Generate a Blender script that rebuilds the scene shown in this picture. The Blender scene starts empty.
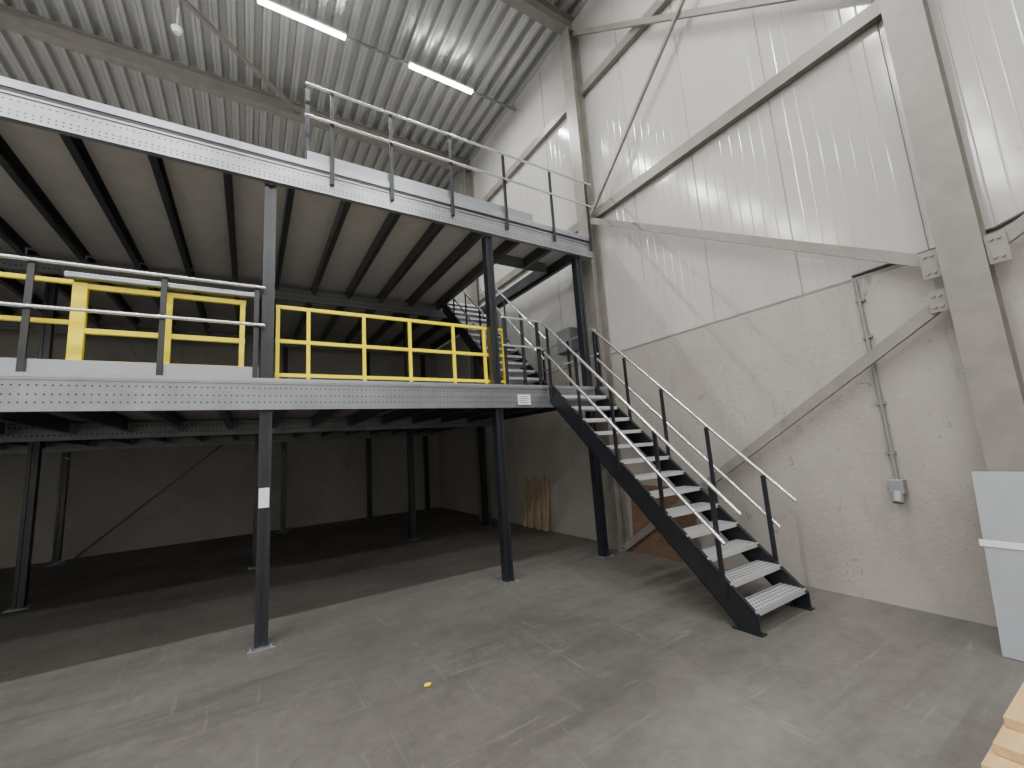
import bpy, bmesh, math, random
from mathutils import Vector, Matrix
random.seed(4)
scene = bpy.context.scene
COL = scene.collection
V = Vector

# ------------------------------------------------------------------ materials
def newmat(name):
    m = bpy.data.materials.new(name); m.use_nodes = True
    nt = m.node_tree
    return m, nt, nt.nodes["Principled BSDF"]

def N(nt, typ, **kw):
    n = nt.nodes.new(typ)
    for k, v in kw.items():
        setattr(n, k, v)
    return n

def pos(nt, scale=(1, 1, 1), rot=0.):
    g = N(nt, "ShaderNodeNewGeometry")
    mp = N(nt, "ShaderNodeMapping")
    mp.inputs["Scale"].default_value = scale
    mp.inputs["Rotation"].default_value = (0, 0, rot)
    nt.links.new(g.outputs["Position"], mp.inputs["Vector"])
    return mp.outputs["Vector"]

def noise(nt, scale, detail=4, rough=.55, stretch=(1, 1, 1), dist=0, rot=0.):
    n = N(nt, "ShaderNodeTexNoise")
    n.inputs["Scale"].default_value = scale
    n.inputs["Detail"].default_value = detail
    n.inputs["Roughness"].default_value = rough
    n.inputs["Distortion"].default_value = dist
    nt.links.new(pos(nt, stretch, rot), n.inputs["Vector"])
    return n.outputs["Fac"]

def mrange(nt, src, a, b, c, d):
    n = N(nt, "ShaderNodeMapRange")
    nt.links.new(src, n.inputs["Value"])
    for k, v in zip(("From Min", "From Max", "To Min", "To Max"), (a, b, c, d)):
        n.inputs[k].default_value = v
    return n.outputs["Result"]

def mixc(nt, fac, a, b, blend='MIX'):
    n = N(nt, "ShaderNodeMix", data_type='RGBA', blend_type=blend)
    if isinstance(fac, (int, float)): n.inputs[0].default_value = fac
    else: nt.links.new(fac, n.inputs[0])
    for s, i in ((a, 6), (b, 7)):
        if isinstance(s, tuple): n.inputs[i].default_value = (*s[:3], 1)
        else: nt.links.new(s, n.inputs[i])
    return n.outputs[2]

def mth(nt, op, a, b=None, c=None):
    n = N(nt, "ShaderNodeMath", operation=op)
    for i, s in enumerate((a, b, c)):
        if s is None: continue
        if isinstance(s, (int, float)): n.inputs[i].default_value = s
        else: nt.links.new(s, n.inputs[i])
    return n.outputs[0]

def bump(nt, bsdf, h, strength=.3, dist=.01):
    b = N(nt, "ShaderNodeBump")
    b.inputs["Strength"].default_value = strength
    b.inputs["Distance"].default_value = dist
    nt.links.new(h, b.inputs["Height"])
    nt.links.new(b.outputs[0], bsdf.inputs["Normal"])

def pbr(name, col, rough=.5, metal=0., var=.15, vs=3., bmp=0., bs=60., stretch=(1, 1, 1)):
    m, nt, b = newmat(name)
    f = noise(nt, vs, 5, .6, stretch)
    dark = tuple(c * (1 - var) for c in col); lite = tuple(min(1, c * (1 + var)) for c in col)
    nt.links.new(mixc(nt, mrange(nt, f, .3, .7, 0, 1), dark, lite), b.inputs["Base Color"])
    b.inputs["Roughness"].default_value = rough
    b.inputs["Metallic"].default_value = metal
    if bmp: bump(nt, b, noise(nt, bs, 4), bmp, .004)
    return m

def dots(nt, ua, va, pu, pv, r, rows=None):
    g = N(nt, "ShaderNodeNewGeometry"); s = N(nt, "ShaderNodeSeparateXYZ")
    nt.links.new(g.outputs["Position"], s.inputs[0])
    u = mth(nt, 'MULTIPLY', mth(nt, 'SUBTRACT', mth(nt, 'FRACT', mth(nt, 'DIVIDE', s.outputs[ua], pu)), .5), pu)
    uu = mth(nt, 'MULTIPLY', u, u)
    res = None
    if rows is None:
        v = mth(nt, 'MULTIPLY', mth(nt, 'SUBTRACT', mth(nt, 'FRACT', mth(nt, 'DIVIDE', s.outputs[va], pv)), .5), pv)
        d = mth(nt, 'ADD', uu, mth(nt, 'MULTIPLY', v, v))
        return mth(nt, 'LESS_THAN', d, r * r)
    for z in rows:
        v = mth(nt, 'SUBTRACT', s.outputs[va], z)
        d = mth(nt, 'LESS_THAN', mth(nt, 'ADD', uu, mth(nt, 'MULTIPLY', v, v)), r * r)
        res = d if res is None else mth(nt, 'MAXIMUM', res, d)
    return res

def perf(name, col, ua, va, pu, pv, r, rows=None, rough=.4, metal=.4, hole=(.03, .03, .032)):
    m, nt, b = newmat(name)
    f = noise(nt, 4, 4)
    base = mixc(nt, mrange(nt, f, .3, .7, 0, 1), tuple(c * .85 for c in col), tuple(min(1, c * 1.1) for c in col))
    nt.links.new(mixc(nt, dots(nt, ua, va, pu, pv, r, rows), base, hole), b.inputs["Base Color"])
    b.inputs["Roughness"].default_value = rough
    b.inputs["Metallic"].default_value = metal
    return m

def floor_mat():
    m, nt, b = newmat("concrete_floor")
    n1 = mrange(nt, noise(nt, .42, 9, .66, dist=.4), .34, .66, 0, 1)
    c = mixc(nt, n1, (.084, .078, .071), (.150, .142, .130))
    n2 = mrange(nt, noise(nt, 8, 10, .75, (1, 1.1, 1), .3), .34, .66, .86, 1.14)
    cc = N(nt, "ShaderNodeCombineColor")
    for i in range(3): nt.links.new(n2, cc.inputs[i])
    c = mixc(nt, 1., c, cc.outputs[0], 'MULTIPLY')
    s1 = mrange(nt, noise(nt, .45, 8, .68, (.6, 3.5, 1), 1.2, .35), .50, .66, 0, .5)
    c = mixc(nt, s1, c, (.058, .053, .048))
    s2 = mrange(nt, noise(nt, .9, 7, .72, (12, 1.0, 1), 1.0, .5), .60, .66, 0, .30)
    c = mixc(nt, s2, c, (.24, .23, .21))
    s4 = mrange(nt, noise(nt, .8, 7, .72, (1.0, 14, 1), 1.4, -.25), .60, .66, 0, .30)
    c = mixc(nt, s4, c, (.25, .24, .22))
    s3 = mrange(nt, noise(nt, 1.6, 8, .72, (1, 1, 1), 1.5), .60, .68, 0, .45)
    c = mixc(nt, s3, c, (.05, .046, .041))
    s5 = mrange(nt, noise(nt, 1.1, 8, .74, (1, 1.4, 1), .8), .62, .70, 0, .4)
    c = mixc(nt, s5, c, (.22, .21, .195))
    nt.links.new(c, b.inputs["Base Color"])
    nt.links.new(mrange(nt, n1, 0, 1, .55, .38), b.inputs["Roughness"])
    bump(nt, b, noise(nt, 40, 6), .08, .003)
    return m

def wallconc_mat(name="painted_concrete", k=1.0):
    m, nt, b = newmat(name)
    n1 = mrange(nt, noise(nt, .9, 7, .6, (1, 1, .7)), .3, .7, 0, 1)
    c = mixc(nt, n1, (.275*k, .257*k, .228*k), (.36*k, .34*k, .307*k))
    s = mrange(nt, noise(nt, 1.6, 7, .78, (1, 2.2, .45), .6), .56, .69, 0, .45)
    c = mixc(nt, s, c, (.18*k, .163*k, .14*k))
    s = mrange(nt, noise(nt, 4, 6, .78, (1, 1.2, .8), .9), .625, .66, 0, .6)
    c = mixc(nt, s, c, (.10*k, .09*k, .078*k))
    s = mrange(nt, noise(nt, 14, 5, .75, (1, 1, 1), .4), .62, .68, 0, .5)
    c = mixc(nt, s, c, (.13*k, .115*k, .10*k))
    nt.links.new(c, b.inputs["Base Color"])
    b.inputs["Roughness"].default_value = .5
    bump(nt, b, noise(nt, 22, 8, .72), .42, .014)
    return m

def clad_mat():
    m, nt, b = newmat("white_cladding")
    n1 = mrange(nt, noise(nt, .6, 3, .5, (1, 1.5, .3)), .3, .7, 0, 1)
    c = mixc(nt, n1, (.38, .375, .357), (.445, .44, .423))
    s = mrange(nt, noise(nt, 3, 6, .72, (1, 3, .5), 1.5), .635, .69, 0, .35)
    c = mixc(nt, s, c, (.22, .20, .175))
    nt.links.new(c, b.inputs["Base Color"])
    b.inputs["Roughness"].default_value = .14
    b.inputs["IOR"].default_value = 1.6
    bump(nt, b, noise(nt, 1.4, 3, .5, (1, 1, .35)), .18, .02)
    return m

def wood_mat(name, a, bcol, st=(1, 12, 12)):
    m, nt, b = newmat(name)
    f = mrange(nt, noise(nt, 3, 8, .65, st, .6), .35, .65, 0, 1)
    nt.links.new(mixc(nt, f, a, bcol), b.inputs["Base Color"])
    b.inputs["Roughness"].default_value = .6
    return m

def emit_mat(name, col, s):
    m, nt, b = newmat(name)
    b.inputs["Base Color"].default_value = (.9, .9, .9, 1)
    b.inputs["Emission Color"].default_value = (*col, 1)
    b.inputs["Emission Strength"].default_value = s
    return m

M_floor = floor_mat(); M_wc = wallconc_mat(); M_clad = clad_mat()
M_wb = wallconc_mat("grey_concrete", .85)
M_wht = pbr("white_wall_paint", (.78, .77, .75), .6, 0, .03)
M_dark = pbr("anthracite_paint", (.018, .020, .025), .30, .2, .2)
M_joist = pbr("joist_steel", (.055, .058, .064), .30, .4, .25)
M_galv = pbr("galvanised_steel", (.32, .34, .37), .30, .7, .12, 8)
M_gdim = pbr("dull_galvanised_steel", (.20, .205, .21), .5, .4, .12, 8)
M_rail = pbr("brushed_rail_tube", (.66, .67, .69), .24, .85, .05, 8)
M_yel = pbr("yellow_paint", (.88, .72, .004), .38, 0, .06)
M_taupe = pbr("taupe_painted_steel", (.19, .178, .158), .38, .0, .14, 4)
M_deck = pbr("chipboard_underside", (.50, .47, .445), .65, 0, .07, 6, .1)
M_decktop = pbr("grey_deck_board", (.40, .41, .41), .6, 0, .08, 4)
M_kick = pbr("light_kick_plate", (.29, .31, .33), .28, .6, .06, 4)
M_ceil = pbr("roof_sheet", (.44, .44, .435), .34, .55, .06, .6)
M_white = pbr("white_plastic", (.7, .7, .69), .5, 0, .04)
M_grey = pbr("grey_plastic", (.18, .185, .19), .45, 0, .06)
M_box = pbr("dark_grey_plastic", (.13, .135, .14), .45, 0, .06)
M_dkgrey = pbr("dark_cable", (.04, .04, .04), .5, 0, .1)
M_panel = pbr("pale_grey_panel", (.27, .288, .31), .35, .1, .05)
M_pwood = wood_mat("pale_wood", (.44, .29, .13), (.56, .40, .20), (.6, 8, 8))
M_brown = wood_mat("brown_plywood", (.115, .068, .043), (.175, .105, .066), (1, 2, 10))
M_pal = wood_mat("weathered_wood", (.24, .18, .11), (.42, .33, .22), (10, 10, 1))
M_led = emit_mat("led_diffuser", (1, .98, .95), 40)
HC = (.06, .06, .065)
M_pb_low = perf("perforated_beam_lower", (.24, .255, .27), 0, 2, .05, .05, .0085, [2.46, 2.53, 2.61], hole=HC, rough=.28, metal=.65)
M_pb_up = perf("perforated_beam_upper", (.30, .315, .33), 0, 2, .05, .05, .0085, [5.10, 5.14, 5.24], hole=HC, rough=.28, metal=.65)
M_pb_in = perf("perforated_beam_inner", (.20, .21, .22), 0, 2, .06, .05, .012, [2.46, 2.58, 5.12, 5.22])
M_tread = perf("perforated_tread", (.76, .77, .79), 0, 1, .05, .05, .014, None, .30, .5, (.09, .09, .095))
M_tedge = pbr("tread_edge_steel", (.66, .67, .69), .32, .6, .06, 8)

# ------------------------------------------------------------------ geometry
def box(bm, x0, x1, y0, y1, z0, z1, mi=0):
    vs = [bm.verts.new((x, y, z)) for z in (z0, z1) for x, y in ((x0, y0), (x1, y0), (x1, y1), (x0, y1))]
    for f in ((3, 2, 1, 0), (4, 5, 6, 7), (0, 1, 5, 4), (1, 2, 6, 5), (2, 3, 7, 6), (3, 0, 4, 7)):
        bm.faces.new([vs[i] for i in f]).material_index = mi

def extr(bm, pts, p0, p1, side, up):
    p0, p1, side, up = V(p0), V(p1), V(side).normalized(), V(up).normalized()
    a = [bm.verts.new(p0 + side * x + up * y) for x, y in pts]
    b = [bm.verts.new(p1 + side * x + up * y) for x, y in pts]
    n = len(pts)
    fs = [bm.faces.new(a), bm.faces.new(list(reversed(b)))]
    for i in range(n):
        j = (i + 1) % n
        fs.append(bm.faces.new((a[j], a[i], b[i], b[j])))
    bmesh.ops.recalc_face_normals(bm, faces=fs)

def frame(p0, p1, hint=(0, 0, 1)):
    d = (V(p1) - V(p0)).normalized(); h = V(hint)
    if abs(d.dot(h)) > .98: h = V((0, 1, 0))
    s = d.cross(h).normalized(); u = s.cross(d).normalized()
    return s, u

def beam(bm, p0, p1, w, h, hint=(0, 0, 1)):
    s, u = frame(p0, p1, hint)
    extr(bm, [(-w/2, -h/2), (w/2, -h/2), (w/2, h/2), (-w/2, h/2)], p0, p1, s, u)

def prof_c(w, h, t): return [(0, 0), (w, 0), (w, t), (t, t), (t, h - t), (w, h - t), (w, h), (0, h)]
def prof_i(w, h, t):
    a, b, c = w/2, h/2, t/2
    return [(-a, -b), (a, -b), (a, -b + t), (c, -b + t), (c, b - t), (a, b - t), (a, b), (-a, b), (-a, b - t), (-c, b - t), (-c, -b + t), (-a, -b + t)]

def cyl(bm, p0, p1, r, n=14):
    p0, p1 = V(p0), V(p1); d = p1 - p0
    M = Matrix.Translation((p0 + p1) / 2) @ d.to_track_quat('Z', 'Y').to_matrix().to_4x4()
    bmesh.ops.create_cone(bm, cap_ends=True, segments=n, radius1=r, radius2=r, depth=d.length, matrix=M)

def tube(bm, pts, r, n=12):
    for a, b in zip(pts, pts[1:]): cyl(bm, a, b, r, n)
    for p in pts: bmesh.ops.create_uvsphere(bm, u_segments=n, v_segments=8, radius=r, matrix=Matrix.Translation(V(p)))

def bolt(bm, p, axis, r=.016, h=.014):
    cyl(bm, p, V(p) + V(axis) * h, r, 6)

def thing(name, label, cat, loc, group=None):
    e = bpy.data.objects.new(name, None); e.location = loc; e.empty_display_size = .1
    COL.objects.link(e); e["label"] = label; e["category"] = cat
    if group: e["group"] = group
    return e

def mk(name, fn, mat, parent=None, label=None, cat=None, group=None, bevel=0., smooth=False, kind=None):
    bm = bmesh.new(); fn(bm)
    xs = [v.co for v in bm.verts]
    lo = V((min(v.x for v in xs), min(v.y for v in xs), min(v.z for v in xs)))
    hi = V((max(v.x for v in xs), max(v.y for v in xs), max(v.z for v in xs)))
    o = V(((lo.x + hi.x) / 2, (lo.y + hi.y) / 2, lo.z))
    bmesh.ops.translate(bm, verts=bm.verts, vec=-o)
    me = bpy.data.meshes.new(name); bm.to_mesh(me); bm.free()
    for m in (mat if isinstance(mat, list) else [mat]): me.materials.append(m)
    ob = bpy.data.objects.new(name, me); COL.objects.link(ob)
    ob.location = o
    if parent:
        ob.parent = parent; ob.location = o - parent.location
    if label: ob["label"] = label
    if cat: ob["category"] = cat
    if group: ob["group"] = group
    if kind: ob["kind"] = kind
    if bevel:
        md = ob.modifiers.new("bevel", 'BEVEL'); md.width = bevel; md.segments = 2; md.limit_method = 'ANGLE'
    if smooth:
        for p in me.polygons: p.use_smooth = True
        me.set_sharp_from_angle(angle=math.radians(40))
    return ob

# ------------------------------------------------------------------ room
XW = 5.51; YB = 13.8; XL = -13.0; YN = -9.0; ZC = 10.5; ZK = 3.36
mk("floor", lambda bm: box(bm, XL, XW + .3, YN, YB + .3, -.2, 0), M_floor, kind="structure")

def wall_r(bm):
    box(bm, XW, XW + .25, YN, YB, 0, ZK, 0)
    P = 1.12; pts = []
    y = YN
    x = XW + .03
    while y < YB:
        n = 8
        pts += [(y, x + .018), (y + .008, x + .018), (y + .016, x)]
        for k in range(1, n):
            yy = y + .014 + (P - .028) * k / n
            pts += [(yy - .010, x), (yy, x + .0018), (yy + .010, x)]
        pts += [(y + P - .010, x), (y + P - .002, x + .018)]
        y += P
    pts = [p for p in pts if p[0] <= YB]
    a = [bm.verts.new((px, py, ZK)) for py, px in pts]
    b = [bm.verts.new((px, py, ZC + .1)) for py, px in pts]
    for i in range(len(pts) - 1):
        f = bm.faces.new((a[i], b[i], b[i + 1], a[i + 1])); f.material_index = 1
    box(bm, XW + .05, XW + .25, YN, YB, ZK, ZC + .1, 1)
mk("wall_right", wall_r, [M_wc, M_clad], kind="structure")
mk("trim_1", lambda bm: (box(bm, XW - .004, XW + .03, YN, YB, ZK, ZK + .004), box(bm, XW - .004, XW, YN, YB, ZK - .02, ZK)), M_taupe, kind="structure")
mk("wall_back", lambda bm: box(bm, XL, XW + .25, YB, YB + .25, 0, ZC + .1), M_wb, kind="structure")
mk("wall_left", lambda bm: box(bm, XL - .25, XL, YN, YB + .25, 0, ZC + .1), M_wht, kind="structure")
mk("wall_front", lambda bm: box(bm, XL, XW + .25, YN - .25, YN, 0, ZC + .1), M_wht, kind="structure")

def ceil(bm):
    P = .30; pts = []; x = XL
    while x < XW + .2:
        pts += [(x, ZC + .14), (x + .11, ZC + .14), (x + .135, ZC), (x + .185, ZC), (x + .195, ZC + .012), (x + .205, ZC), (x + .275, ZC)]
        x += P
    a = [bm.verts.new((px, YN, pz)) for px, pz in pts]
    b = [bm.verts.new((px, YB + .2, pz)) for px, pz in pts]
    for i in range(len(pts) - 1): bm.faces.new((a[i], a[i + 1], b[i + 1], b[i]))
    box(bm, XL, XW + .25, YN, YB + .2, ZC + .16, ZC + .3)
mk("ceiling", ceil, M_ceil, kind="structure")

# steel frame of the hall
COLY = [-3.95, .85, 5.48, 10.35]
for k, y in enumerate(COLY):
    c = thing("steel_column", "taupe painted I-section steel column standing against the wall", "column", (5.38, y, 0), "hall columns")
    mk("shaft", lambda bm: extr(bm, prof_i(.28, .245, .018), (5.38, y, 0.02), (5.38, y, ZC - .37), (0, 1, 0), (1, 0, 0)), M_taupe, c)
    def bp(bm):
        box(bm, 5.22, 5.505, y - .17, y + .17, 0, .02)
        for dy in (-.13, .13): bolt(bm, (5.235, y + dy, .02), (0, 0, 1))
    mk("base_plate", bp, M_taupe, c)
for k, y in enumerate(COLY):
    mk("roof_beam", lambda bm: extr(bm, prof_i(.20, .36, .018), (XL + .02, y, ZC - .185), (XW - .01, y, ZC - .185), (0, 1, 0), (0, 0, 1)), M_taupe,
       label="taupe steel roof beam spanning the hall under the ribbed roof", cat="beam", group="roof beams")
for z in (6.06, 8.72):
    for a, b in zip(COLY, COLY[1:] + [YB + .15]):
        mk("wall_girt", lambda bm: extr(bm, prof_c(.10, .17, .008), (5.435, a + .15, z - .085), (5.435, b - .15, z - .085), (1, 0, 0), (0, 0, 1)), M_taupe,
           label="horizontal taupe steel girt fixed across the white wall panels", cat="beam", group="wall girts")
def brace(name, p0, p1, w, label, plates=()):
    t = thing(name, label, "brace", tuple(V(p0)), "wall bracing")
    mk("bar", lambda bm: beam(bm, p0, p1, w, .05 if w > .07 else w, (1, 0, 0)), M_taupe, t)
    for (y0, y1, z0, z1) in plates:
        def pl(bm):
            box(bm, 5.29, 5.30, y0, y1, z0, z1)
            for yy in (y0 + .04, y1 - .04):
                for zz in (z0 + .05, z1 - .05): bolt(bm, (5.29, yy, zz), (-1, 0, 0), .013, .016)
        mk("gusset_plate", pl, M_taupe, t)
brace("wall_brace", (5.34, .99, 3.20), (5.34, 5.33, 5.90), .11, "taupe steel brace rising from the near column to the far column", [(.995, 1.12, 3.08, 3.34)])
brace("wall_brace", (5.34, .99, 2.88), (5.34, 5.33, .04), .11, "taupe steel brace descending to the foot of the far column", [(.995, 1.12, 2.76, 2.96)])
brace("wall_brace", (5.34, 5.33, 6.0), (5.34, 1.0, 10.1), .05, "thin taupe diagonal brace across the upper wall")
brace("wall_brace", (5.39, 5.33, 10.0), (5.39, 1.0, 6.3), .09, "taupe diagonal brace across the upper wall")
brace("wall_brace", (5.34, .70, 3.20), (5.34, -3.8, 5.90), .11, "taupe steel brace continuing into the next bay", [(.58, .705, 3.06, 3.32)])
def rb(p0, p1, w=.07):
    mk("roof_brace", lambda bm: beam(bm, p0, p1, w, w), M_taupe, label="slim taupe diagonal brace between two roof beams", cat="brace", group="roof bracing")
rb((.83, 10.3, 10.28), (-4.4, 5.52, 10.28)); rb((-4.4, 10.3, 10.38), (.83, 5.52, 10.38), .06)

# ------------------------------------------------------------------ lamps
def lamp(x, y, en):
    t = thing("linear_lamp", "white linear LED batten glowing under the ribbed roof", "ceiling lamp", (x, y, 10.08), "LED battens")
    mk("housing", lambda bm: box(bm, x - .76, x + .76, y - .04, y + .04, 10.13, 10.19), M_white, t, bevel=.004)
    mk("diffuser", lambda bm: box(bm, x - .75, x + .75, y - .05, y + .05, 10.085, 10.13), M_led, t, bevel=.012)
    for dx in (-.5, .5):
        mk("hanger", lambda bm: cyl(bm, (x + dx, y, 10.19), (x + dx, y, 10.50), .006, 8), M_grey, t)
    L = bpy.data.lights.new("led_light", 'AREA'); L.shape = 'RECTANGLE'; L.size = 1.48; L.size_y = .08
    L.energy = en; L.color = (1, .985, .96)
    lo = bpy.data.objects.new("led_light", L); lo.location = (x, y, 10.07); COL.objects.link(lo)
for y, en in ((7.65, 135), (2.2, 180), (-2.4, 105), (-6.8, 220)):  # rearmost row is unseen, added to send light deeper under the mezzanine
    for x in (-10.55, -7.74, -4.93, -2.12, .69, 3.5):
        lamp(x, y, en)
def trunk(bm):
    box(bm, -12, 5.53, 7.71, 7.75, 10.2, 10.24)
    for x in (-10, -6, -3.5, -.7, 2.1, 4.9): cyl(bm, (x, 7.73, 10.23), (x, 7.73, 10.495), .006, 8)
mk("cable_trunking", trunk, M_grey, label="thin grey cable trunking running beside the lamps", cat="cable duct")
d = thing("smoke_detector", "round white smoke detector hanging under the roof", "detector", (-1.35, 8.9, 10.0))
mk("sensor_head", lambda bm: (bmesh.ops.create_cone(bm, cap_ends=True, segments=24, radius1=.06, radius2=.10, depth=.1, matrix=Matrix.Translation((-1.35, 8.9, 10.02)))), M_white, d, bevel=.01)
mk("stem", lambda bm: cyl(bm, (-1.35, 8.9, 10.07), (-1.35, 8.9, 10.51), .02), M_white, d)

# ------------------------------------------------------------------ mezzanine
YF = 5.18; XD = 5.14; XM0 = -9.0
W = .06
def post(x, y, z0, z1, label):
    t = thing("mezzanine_post", label, "post", (x, y, z0), "mezzanine posts")
    pts = [(-W, -W), (-.018, -W), (-.018, -W + .014), (.018, -W + .014), (.018, -W), (W, -W), (W, W), (-W, W)]
    mk("shaft", lambda bm: extr(bm, pts, (x, y, z0 + .012), (x, y, z1), (1, 0, 0), (0, 1, 0)), M_dark, t)
    r = .12 if z0 == 0 else .062
    mk("base_plate", lambda bm: box(bm, x - r, x + r, y - r, y + min(r, .09), z0, z0 + .012), M_galv if z0 == 0 else M_dark, t, bevel=.002)
    if z0 == 0 and y < 6:
        for dx in (-.09, .09):
            mk("anchor_bolt", lambda bm: bolt(bm, (x + dx, y - .09, .012), (0, 0, 1), .013, .022), M_galv, t)
    return t
LG = "anthracite steel mezzanine post bolted to the concrete floor"
LU = "anthracite steel post standing on the lower mezzanine floor"
for y in (5.30, 9.3, 13.2):
    for x in (-5.7, -2.77 if y < 13 else -3.45, .14 if y < 13 else .8, 3.05, 4.84):
        post(x, y, 0, 2.379, LG)
        post(x, y, 2.721, 5.049, LU)

OY0, OY1 = 6.35, 9.15
def deck(zb, zt, matbeam, name, label, opening, up):
    t = thing(name, label, "mezzanine floor", ((XM0 + XD) / 2, YF, zb))
    bt = zt - (.04 if not up else .15)
    def fb(bm):
        extr(bm, prof_c(.055, bt - zb, .005), (XM0, YF, zb), (XD, YF, zb), (0, 1, 0), (0, 0, 1))
        box(bm, XM0, XD, YF - .012, YF, zb, zb + .022)
        box(bm, XM0, XD, YF - .012, YF, bt - .022, bt)
    mk("front_beam", fb, matbeam, t)
    for y in (9.3, 13.2):
        mk("cross_beam", lambda bm: extr(bm, prof_c(.05, .26, .005), (XM0, y - .115, zb), (XD, y - .115, zb), (0, 1, 0), (0, 0, 1)), M_pb_in, t)
    js = []
    x = .34 - .68 * 13
    while x < XD: js.append(x); x += .68
    for x in js:
        segs = [(YF + .06, 9.15), (9.24, 13.05)]
        if opening and 3.8 < x < 4.9: segs = [(YF + .06, OY0 - .03), (9.24, 13.05)]
        for a, b in segs:
            mk("joist", lambda bm: extr(bm, prof_c(.075, .20, .004), (x, a, zt - .045 - .20), (x, b, zt - .045 - .20), (1, 0, 0), (0, 0, 1)), M_joist, t)
    if opening:
        mk("trimmer_beam", lambda bm: box(bm, 3.80, 4.98, OY0 - .025, OY0 + .02, zt - .25, zt - .045), M_pb_in, t)
        for xx in (3.80, 4.97):
            mk("trimmer_beam", lambda bm: box(bm, xx - .02, xx + .02, OY0 + .03, OY1, zt - .25, zt - .045), M_joist, t)
    def bd(bm, z0, z1):
        if opening:
            box(bm, XM0, 3.82, YF + .01, 13.7, z0, z1)
            box(bm, 3.82, XD, YF + .01, OY0, z0, z1)
            box(bm, 3.82, XD, OY1, 13.7, z0, z1)
            box(bm, 4.95, XD, OY0, OY1, z0, z1)
            box(bm, XD, 5.50, OY1, 10.18, z0, z1)  # widening to the wall from here, added to block light through the side gap
            box(bm, XD, 5.50, 10.54, 13.7, z0, z1)
            box(bm, XD, 5.22, 10.18, 10.54, z0, z1)
        else: box(bm, XM0, XD, YF + .01, 13.7, z0, z1)
    mk("deck_board", lambda bm: bd(bm, zt - .045, zt - .006), M_deck, t)
    mk("deck_surface", lambda bm: bd(bm, zt - .006, zt), M_decktop, t)
    if up:
        mk("edge_channel", lambda bm: extr(bm, [(0, 0), (.02, 0), (.02, .08), (0, .08)], (XM0, YF - .01, bt + .05), (XD, YF - .01, bt + .05), (0, 1, 0), (0, 0, 1)), M_galv, t)
        mk("gap_shade", lambda bm: box(bm, XM0, XD, YF, YF + .012, bt, bt + .05), M_dark, t)  # dark strip put in for the shade in the gap above the beam
        mk("kick_plate", lambda bm: box(bm, .52, 3.9, YF + .03, YF + .045, zt, zt + .14), M_kick, t)
    else:
        mk("kick_plate", lambda bm: box(bm, XM0, .06, YF + .045, YF + .055, zt, zt + .13), M_kick, t)
        mk("edge_channel", lambda bm: box(bm, XM0, XD, YF - .016, YF + .01, zt - .04, zt), M_kick, t)
deck(2.38, 2.72, M_pb_low, "lower_mezzanine_deck", "lower mezzanine floor with grey perforated edge beam and steel joists", False, False)
deck(5.05, 5.46, M_pb_up, "upper_mezzanine_deck", "upper mezzanine floor with pale perforated edge beam and chipboard underside", True, True)

for p0, p1 in (((-3.45, 13.115, 2.25), (.8, 13.115, .06)), ((-3.45, 13.07, .03), (.8, 13.07, 2.07))):
    mk("tension_rod", lambda bm: beam(bm, p0, p1, .03, .03), M_gdim, label="slim galvanised diagonal rod between rear mezzanine posts", cat="brace", group="mezzanine rods")
mk("tension_rod", lambda bm: beam(bm, (-3.2, 13.02, .03), (-.6, 13.02, 2.37), .03, .05), M_dark, label="dark steel diagonal bracing between mezzanine posts", cat="brace", group="mezzanine rods")

# ------------------------------------------------------------------ railings
def railing(name, label, rails, posts, z0, ztop, y, group=None, pz=None):
    t = thing(name, label, "railing", ((rails[0][0] + rails[0][1]) / 2, y, z0), group)
    for (a, b, z) in rails:
        mk("rail", lambda bm: tube(bm, [(a, y - .03, z), (b, y - .03, z)], .018), M_rail, t, smooth=True)
    for x in posts:
        mk("baluster", lambda bm: box(bm, x - .025, x + .025, y - .012, y + .012, z0, ztop - .012), M_dark, t, bevel=.003)
railing("guard_railing", "silver two-tube railing with anthracite balusters on the lower mezzanine edge",
        [(-8.8, .10, 3.74), (-8.8, .10, 3.31)], [-4.4, -3.5, -2.6, -1.69, -.766, .03], 2.722, 3.74, 5.208, "mezzanine railings")
railing("guard_railing", "short silver railing beside the stair head on the lower mezzanine",
        [(3.16, 3.84, 3.74), (3.16, 3.84, 3.31)], [3.20, 3.52, 3.80], 2.722, 3.74, 5.212, "mezzanine railings")
railing("guard_railing", "long silver railing with anthracite balusters bolted to the upper mezzanine beam",
        [(.50, 5.20, 6.46), (.50, 5.20, 6.02)], [.80, 1.55, 2.43, 3.35, 4.28, 5.1], 5.18, 6.46, 5.152, "mezzanine railings")
mk("end_baluster", lambda bm: box(bm, .50, .55, 5.25, 5.29, 5.462, 6.50), M_dark, label="anthracite upright standing on the upper deck edge", cat="railing post")
lr = thing("landing_railing", "silver railing along the wall side of the stair landing", "railing", (5.09, 6.0, 2.722))
for z in (3.74, 3.31):
    mk("rail", lambda bm: tube(bm, [(5.08, 5.24, z), (5.08, 6.9, z)], .018), M_rail, lr, smooth=True)
for yy in (5.26, 6.05, 6.85):
    mk("baluster", lambda bm: box(bm, 5.10, 5.125, yy - .022, yy + .022, 2.722, 3.73), M_dark, lr)

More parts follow.
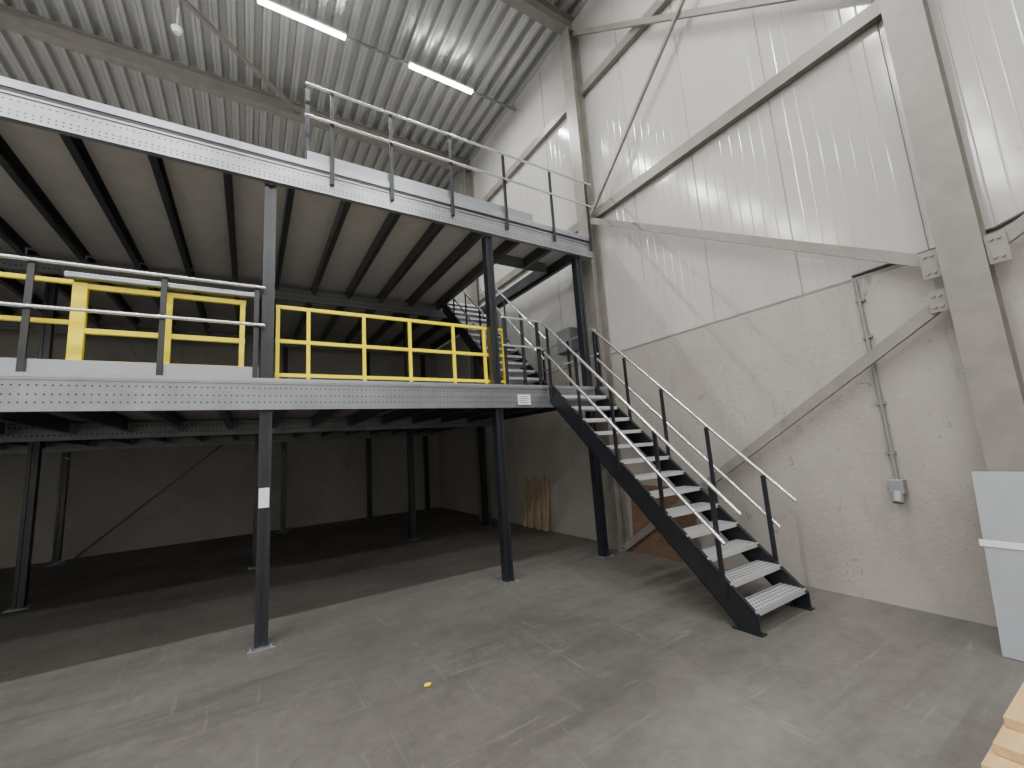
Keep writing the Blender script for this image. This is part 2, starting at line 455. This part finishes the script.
def bars(name, label, x0, x1, ups, zs, y, w=.04, group="yellow barriers"):
    t = thing(name, label, "safety barrier", ((x0 + x1) / 2, y, 2.72), group)
    for z in zs:
        mk("rail", lambda bm: box(bm, x0, x1, y - w/2, y + w/2, z - w/2, z + w/2), M_yel, t, bevel=.002)
    for x in ups:
        mk("upright", lambda bm: box(bm, x - w/2, x + w/2, y - w/2 + .002, y + w/2 - .002, 2.722, zs[0] + w/2 - .001), M_yel, t, bevel=.002)
    return t
bars("yellow_barrier", "yellow square-tube safety barrier between two mezzanine posts", .22, 3.30, [.245, .566, 1.21, 1.81, 2.45, 2.95, 3.277], [3.61, 3.20, 2.80], 5.40)
bars("yellow_barrier", "yellow square-tube safety barrier along the deck edge", -8.5, -1.47, [-2.2, -2.9, -3.6, -4.3], [3.65, 3.25], 5.42)
g = bars("safety_gate", "yellow loading gate with galvanised top track on the deck edge", -1.44, -.07, [-.735, -.10], [3.60, 3.16, 2.85], 5.36, .048)
mk("gate_post", lambda bm: box(bm, -1.455, -1.35, 5.33, 5.39, 2.722, 3.63), M_yel, g, bevel=.003)
mk("top_track", lambda bm: box(bm, -1.50, .03, 5.26, 5.325, 3.65, 3.70), M_galv, g, bevel=.008, label="galvanised top track")

# ------------------------------------------------------------------ stairs
def stair(dy, dz, label, first):
    t = thing("staircase", label, "staircase", (4.375, 2.36 + dy, dz), "steel staircases")
    prof = [(2.34, 0), (2.51, 0), (5.15, 2.455), (5.15, 2.70), (5.08, 2.71), (2.34, .16)]
    for xa, fl in ((3.90, -1), (4.85, 1)):
        def st(bm):
            x0, x1 = (xa, xa + .008) if fl < 0 else (xa - .008, xa)
            extr(bm, [(p[0] + dy, p[1] + dz) for p in prof], (x0, 0, 0), (x1, 0, 0), (0, 1, 0), (0, 0, 1))
            xb = xa + (.045 if fl < 0 else -.045)
            lo, hi = min(xa, xb), max(xa, xb)
            for (a, b) in ((1, 2), (4, 5)):
                pa, pb = V((0, prof[a][0] + dy, prof[a][1] + dz)), V((0, prof[b][0] + dy, prof[b][1] + dz))
                d = (pb - pa).normalized(); n = V((0, -d.z, d.y)) * .004
                if n.z < 0: n = -n
                if a == 4: n = -n
                vs = []
                for x in (lo, hi):
                    for q in (pa - n, pb - n, pb + n, pa + n): vs.append(bm.verts.new((x, q.y + n.y, q.z + n.z)))
                f = [bm.faces.new([vs[i] for i in q]) for q in ((0, 1, 2, 3), (7, 6, 5, 4), (0, 4, 5, 1), (1, 5, 6, 2), (2, 6, 7, 3), (3, 7, 4, 0))]
                bmesh.ops.recalc_face_normals(bm, faces=f)
            box(bm, lo - .02, hi + .02, 2.32 + dy, 2.60 + dy, dz + .001, dz + .012)
        mk("stringer", st, M_dark, t)
    for i in range(1, 14):
        y0 = 2.36 + dy + (i - 1) * .2088; z = dz + i * .1942
        def tr(bm):
            x0, x1 = 3.912, 4.838
            box(bm, x0, x1, y0 + .006, y0 + .244, z - .006, z, 0)
            box(bm, x0, x1, y0, y0 + .006, z - .045, z + .001, 1)
            box(bm, x0, x1, y0 + .244, y0 + .25, z - .045, z, 1)
            for xx in (x0, x1 - .006): box(bm, xx, xx + .006, y0 + .006, y0 + .244, z - .045, z - .006, 1)
        mk("tread", tr, [M_tread, M_tedge], t)
    s = (3.72 - 1.06) / 2.8
    for xr, xp in ((3.862, 3.889), (4.888, 4.861)):
        for k, dzr in (("handrail", 0), ("mid_rail", -.48)):
            y0 = 2.35 if dzr == 0 else 2.55
            def hr(bm):
                z0 = 1.06 + dzr + s * (y0 - 2.35)
                tube(bm, [(xr, y0 + dy, z0 + dz), (xr, 5.13 + dy, 3.71 + dzr + dz)], .0195)
            mk(k, hr, M_rail, t, smooth=True)
        for q in range(5):
            y = 2.63 + q * .61
            if y > 5.1: y = 5.09
            zt = 1.06 + s * (y - 2.35) - .01; zb = .17 + .93 * (y - 2.36) - .16
            mk("baluster", lambda bm: box(bm, xp - .01, xp + .01, y + dy - .025, y + dy + .025, max(zb, .05) + dz, zt + dz), M_dark, t, bevel=.003)
stair(0, 0, "straight steel staircase with perforated treads from floor to lower mezzanine", True)
stair(3.99, 2.722, "straight steel staircase rising from the lower to the upper mezzanine", False)

# ------------------------------------------------------------------ small things on wall
def cond(bm):
    tube(bm, [(5.485, 1.68, 3.32), (5.485, 1.66, 1.22)], .018)
    for z in (3.1, 2.7, 2.0, 1.5): box(bm, 5.47, 5.51, 1.63, 1.71, z - .012, z + .012)
mk("wall_conduit", cond, M_grey, label="thin grey vertical conduit running down the concrete wall", cat="conduit")
sb = thing("socket_box", "grey industrial power socket at the end of the conduit", "socket", (5.47, 1.66, 1.05))
mk("body", lambda bm: box(bm, 5.41, 5.51, 1.60, 1.72, 1.10, 1.24), M_grey, sb, bevel=.01)
mk("socket_cap", lambda bm: cyl(bm, (5.44, 1.66, 1.12), (5.39, 1.66, 1.02), .045, 20), M_grey, sb, bevel=.006)
mk("cable", lambda bm: tube(bm, [(5.52, 1.70, 3.39), (5.52, 1.3, 3.40), (5.52, 1.0, 3.41), (5.52, .66, 3.42), (5.52, .4, 3.50), (5.52, -3, 3.55)], .016), M_dkgrey,
   label="dark cable clipped along the top of the concrete wall", cat="cable")
eb = thing("electrical_cabinet", "grey wall-mounted electrical cabinet behind the stair landing", "electrical box", (5.44, 6.4, 3.6))
mk("body", lambda bm: box(bm, 5.34, 5.541, 6.2, 6.65, 3.62, 4.10), M_box, eb, bevel=.008)
mk("door", lambda bm: box(bm, 5.325, 5.34, 6.22, 6.63, 3.64, 4.08), M_grey, eb, bevel=.004)

sg = thing("load_sign", "small white load notice fixed to the edge beam", "sign", (3.44, 5.15, 2.42))
mk("plate", lambda bm: box(bm, 3.33, 3.55, 5.158, 5.168, 2.42, 2.57), M_white, sg)
def ln(bm):
    for k in range(4): box(bm, 3.35, 3.52 - .03 * (k % 2), 5.156, 5.158, 2.445 + k * .03, 2.453 + k * .03)
mk("print", ln, M_dkgrey, sg)
mk("post_notice", lambda bm: box(bm, .09, .185, 5.228, 5.240, 1.36, 1.56), M_white, label="small white paper notice taped to the mezzanine post", cat="sign")

# ------------------------------------------------------------------ loose objects
def sheet(bm):
    extr(bm, [(0, 0), (.02, 0), (.02, 1.06), (0, 1.06)], (5.39, 3.98, 0.004), (5.39, 5.18, 0.004), (.985, 0, -.0), (.08, 0, .997))
mk("plywood_sheet", sheet, M_brown, label="dull brown plywood sheet leaning against the wall behind the stairs", cat="board")
for k in range(7):
    y = 7.55 + k * .14; h = 1.10 + .06 * math.sin(k * 2.1)
    def pk(bm):
        beam(bm, (5.36 + .03 * (k % 2), y, .02), (5.485, y + .012 * math.sin(k * 3), h), .10, .022, (1, 0, 0))
    mk("wooden_plank", pk, M_pal, label="rough wooden plank leaning upright against the wall under the mezzanine", cat="plank", group="leaning planks")
def pnl(k):
    o = k * .026
    def f(bm):
        extr(bm, [(0, 0), (.024, 0), (.024, 1.37), (0, 1.37)], (4.86 + o, 0.0 - .05 * k, .004), (4.86 + o, 1.06 - .015 * k, .004), (1, 0, 0), (.20, 0, .98))
    mk("insulated_panel", f, M_panel, label="pale grey flat panel leaning against the steel column", cat="panel", group="leaning panels", bevel=.002)
for k in range(3): pnl(k)
mk("wrapping_strip", lambda bm: beam(bm, (5.012, 0, .80), (5.012, 1.08, .80), .006, .05), M_white, label="white strap across the leaning panels", cat="strap")

for k in range(11):
    def bd(bm):
        x0 = [2.59, 2.61, 2.58, 2.60, 2.59, 2.61, 2.58, 2.60, 2.56, 2.67, 2.84][k]
        yb = [.67, .66, .68, .67, .68, .66, .68, .67, .69, .67, .66][k]
        box(bm, x0, x0 + 1.1, -.1, yb, k * .045 + .001, k * .045 + .045)
    mk("wooden_board", bd, M_pwood, label="pale sawn wooden board in a low stack on the floor", cat="board", group="stacked boards", bevel=.003)
def scrap(bm):
    bmesh.ops.create_icosphere(bm, subdivisions=2, radius=.025, matrix=Matrix.Translation((1.23, 3.5, .012)) @ Matrix.Diagonal((1.3, .9, .45, 1)))
    for v in bm.verts: v.co += V((random.uniform(-.004, .004), random.uniform(-.004, .004), random.uniform(-.002, .002)))
mk("paper_scrap", scrap, M_yel, label="tiny crumpled yellow scrap lying on the concrete floor", cat="litter")

# ------------------------------------------------------------------ camera / world
dX = V((.85, -.0225, -.526)).normalized()
dZ = V((-.0676, .9864, -.1497)); dZ = (dZ - dX * dZ.dot(dX)).normalized()
dY = dZ.cross(dX)
R = Matrix((dX, dY, dZ))
cam = bpy.data.cameras.new("camera"); cam.sensor_width = 36; cam.lens = 421 / 1024 * 36; cam.clip_start = .05
co = bpy.data.objects.new("camera", cam); COL.objects.link(co)
co.matrix_world = Matrix.Translation((0, 0, 1.8)) @ R.to_4x4()
scene.camera = co
w = bpy.data.worlds.new("world"); w.use_nodes = True; scene.world = w
w.node_tree.nodes["Background"].inputs[0].default_value = (.5, .5, .5, 1)
w.node_tree.nodes["Background"].inputs[1].default_value = .3
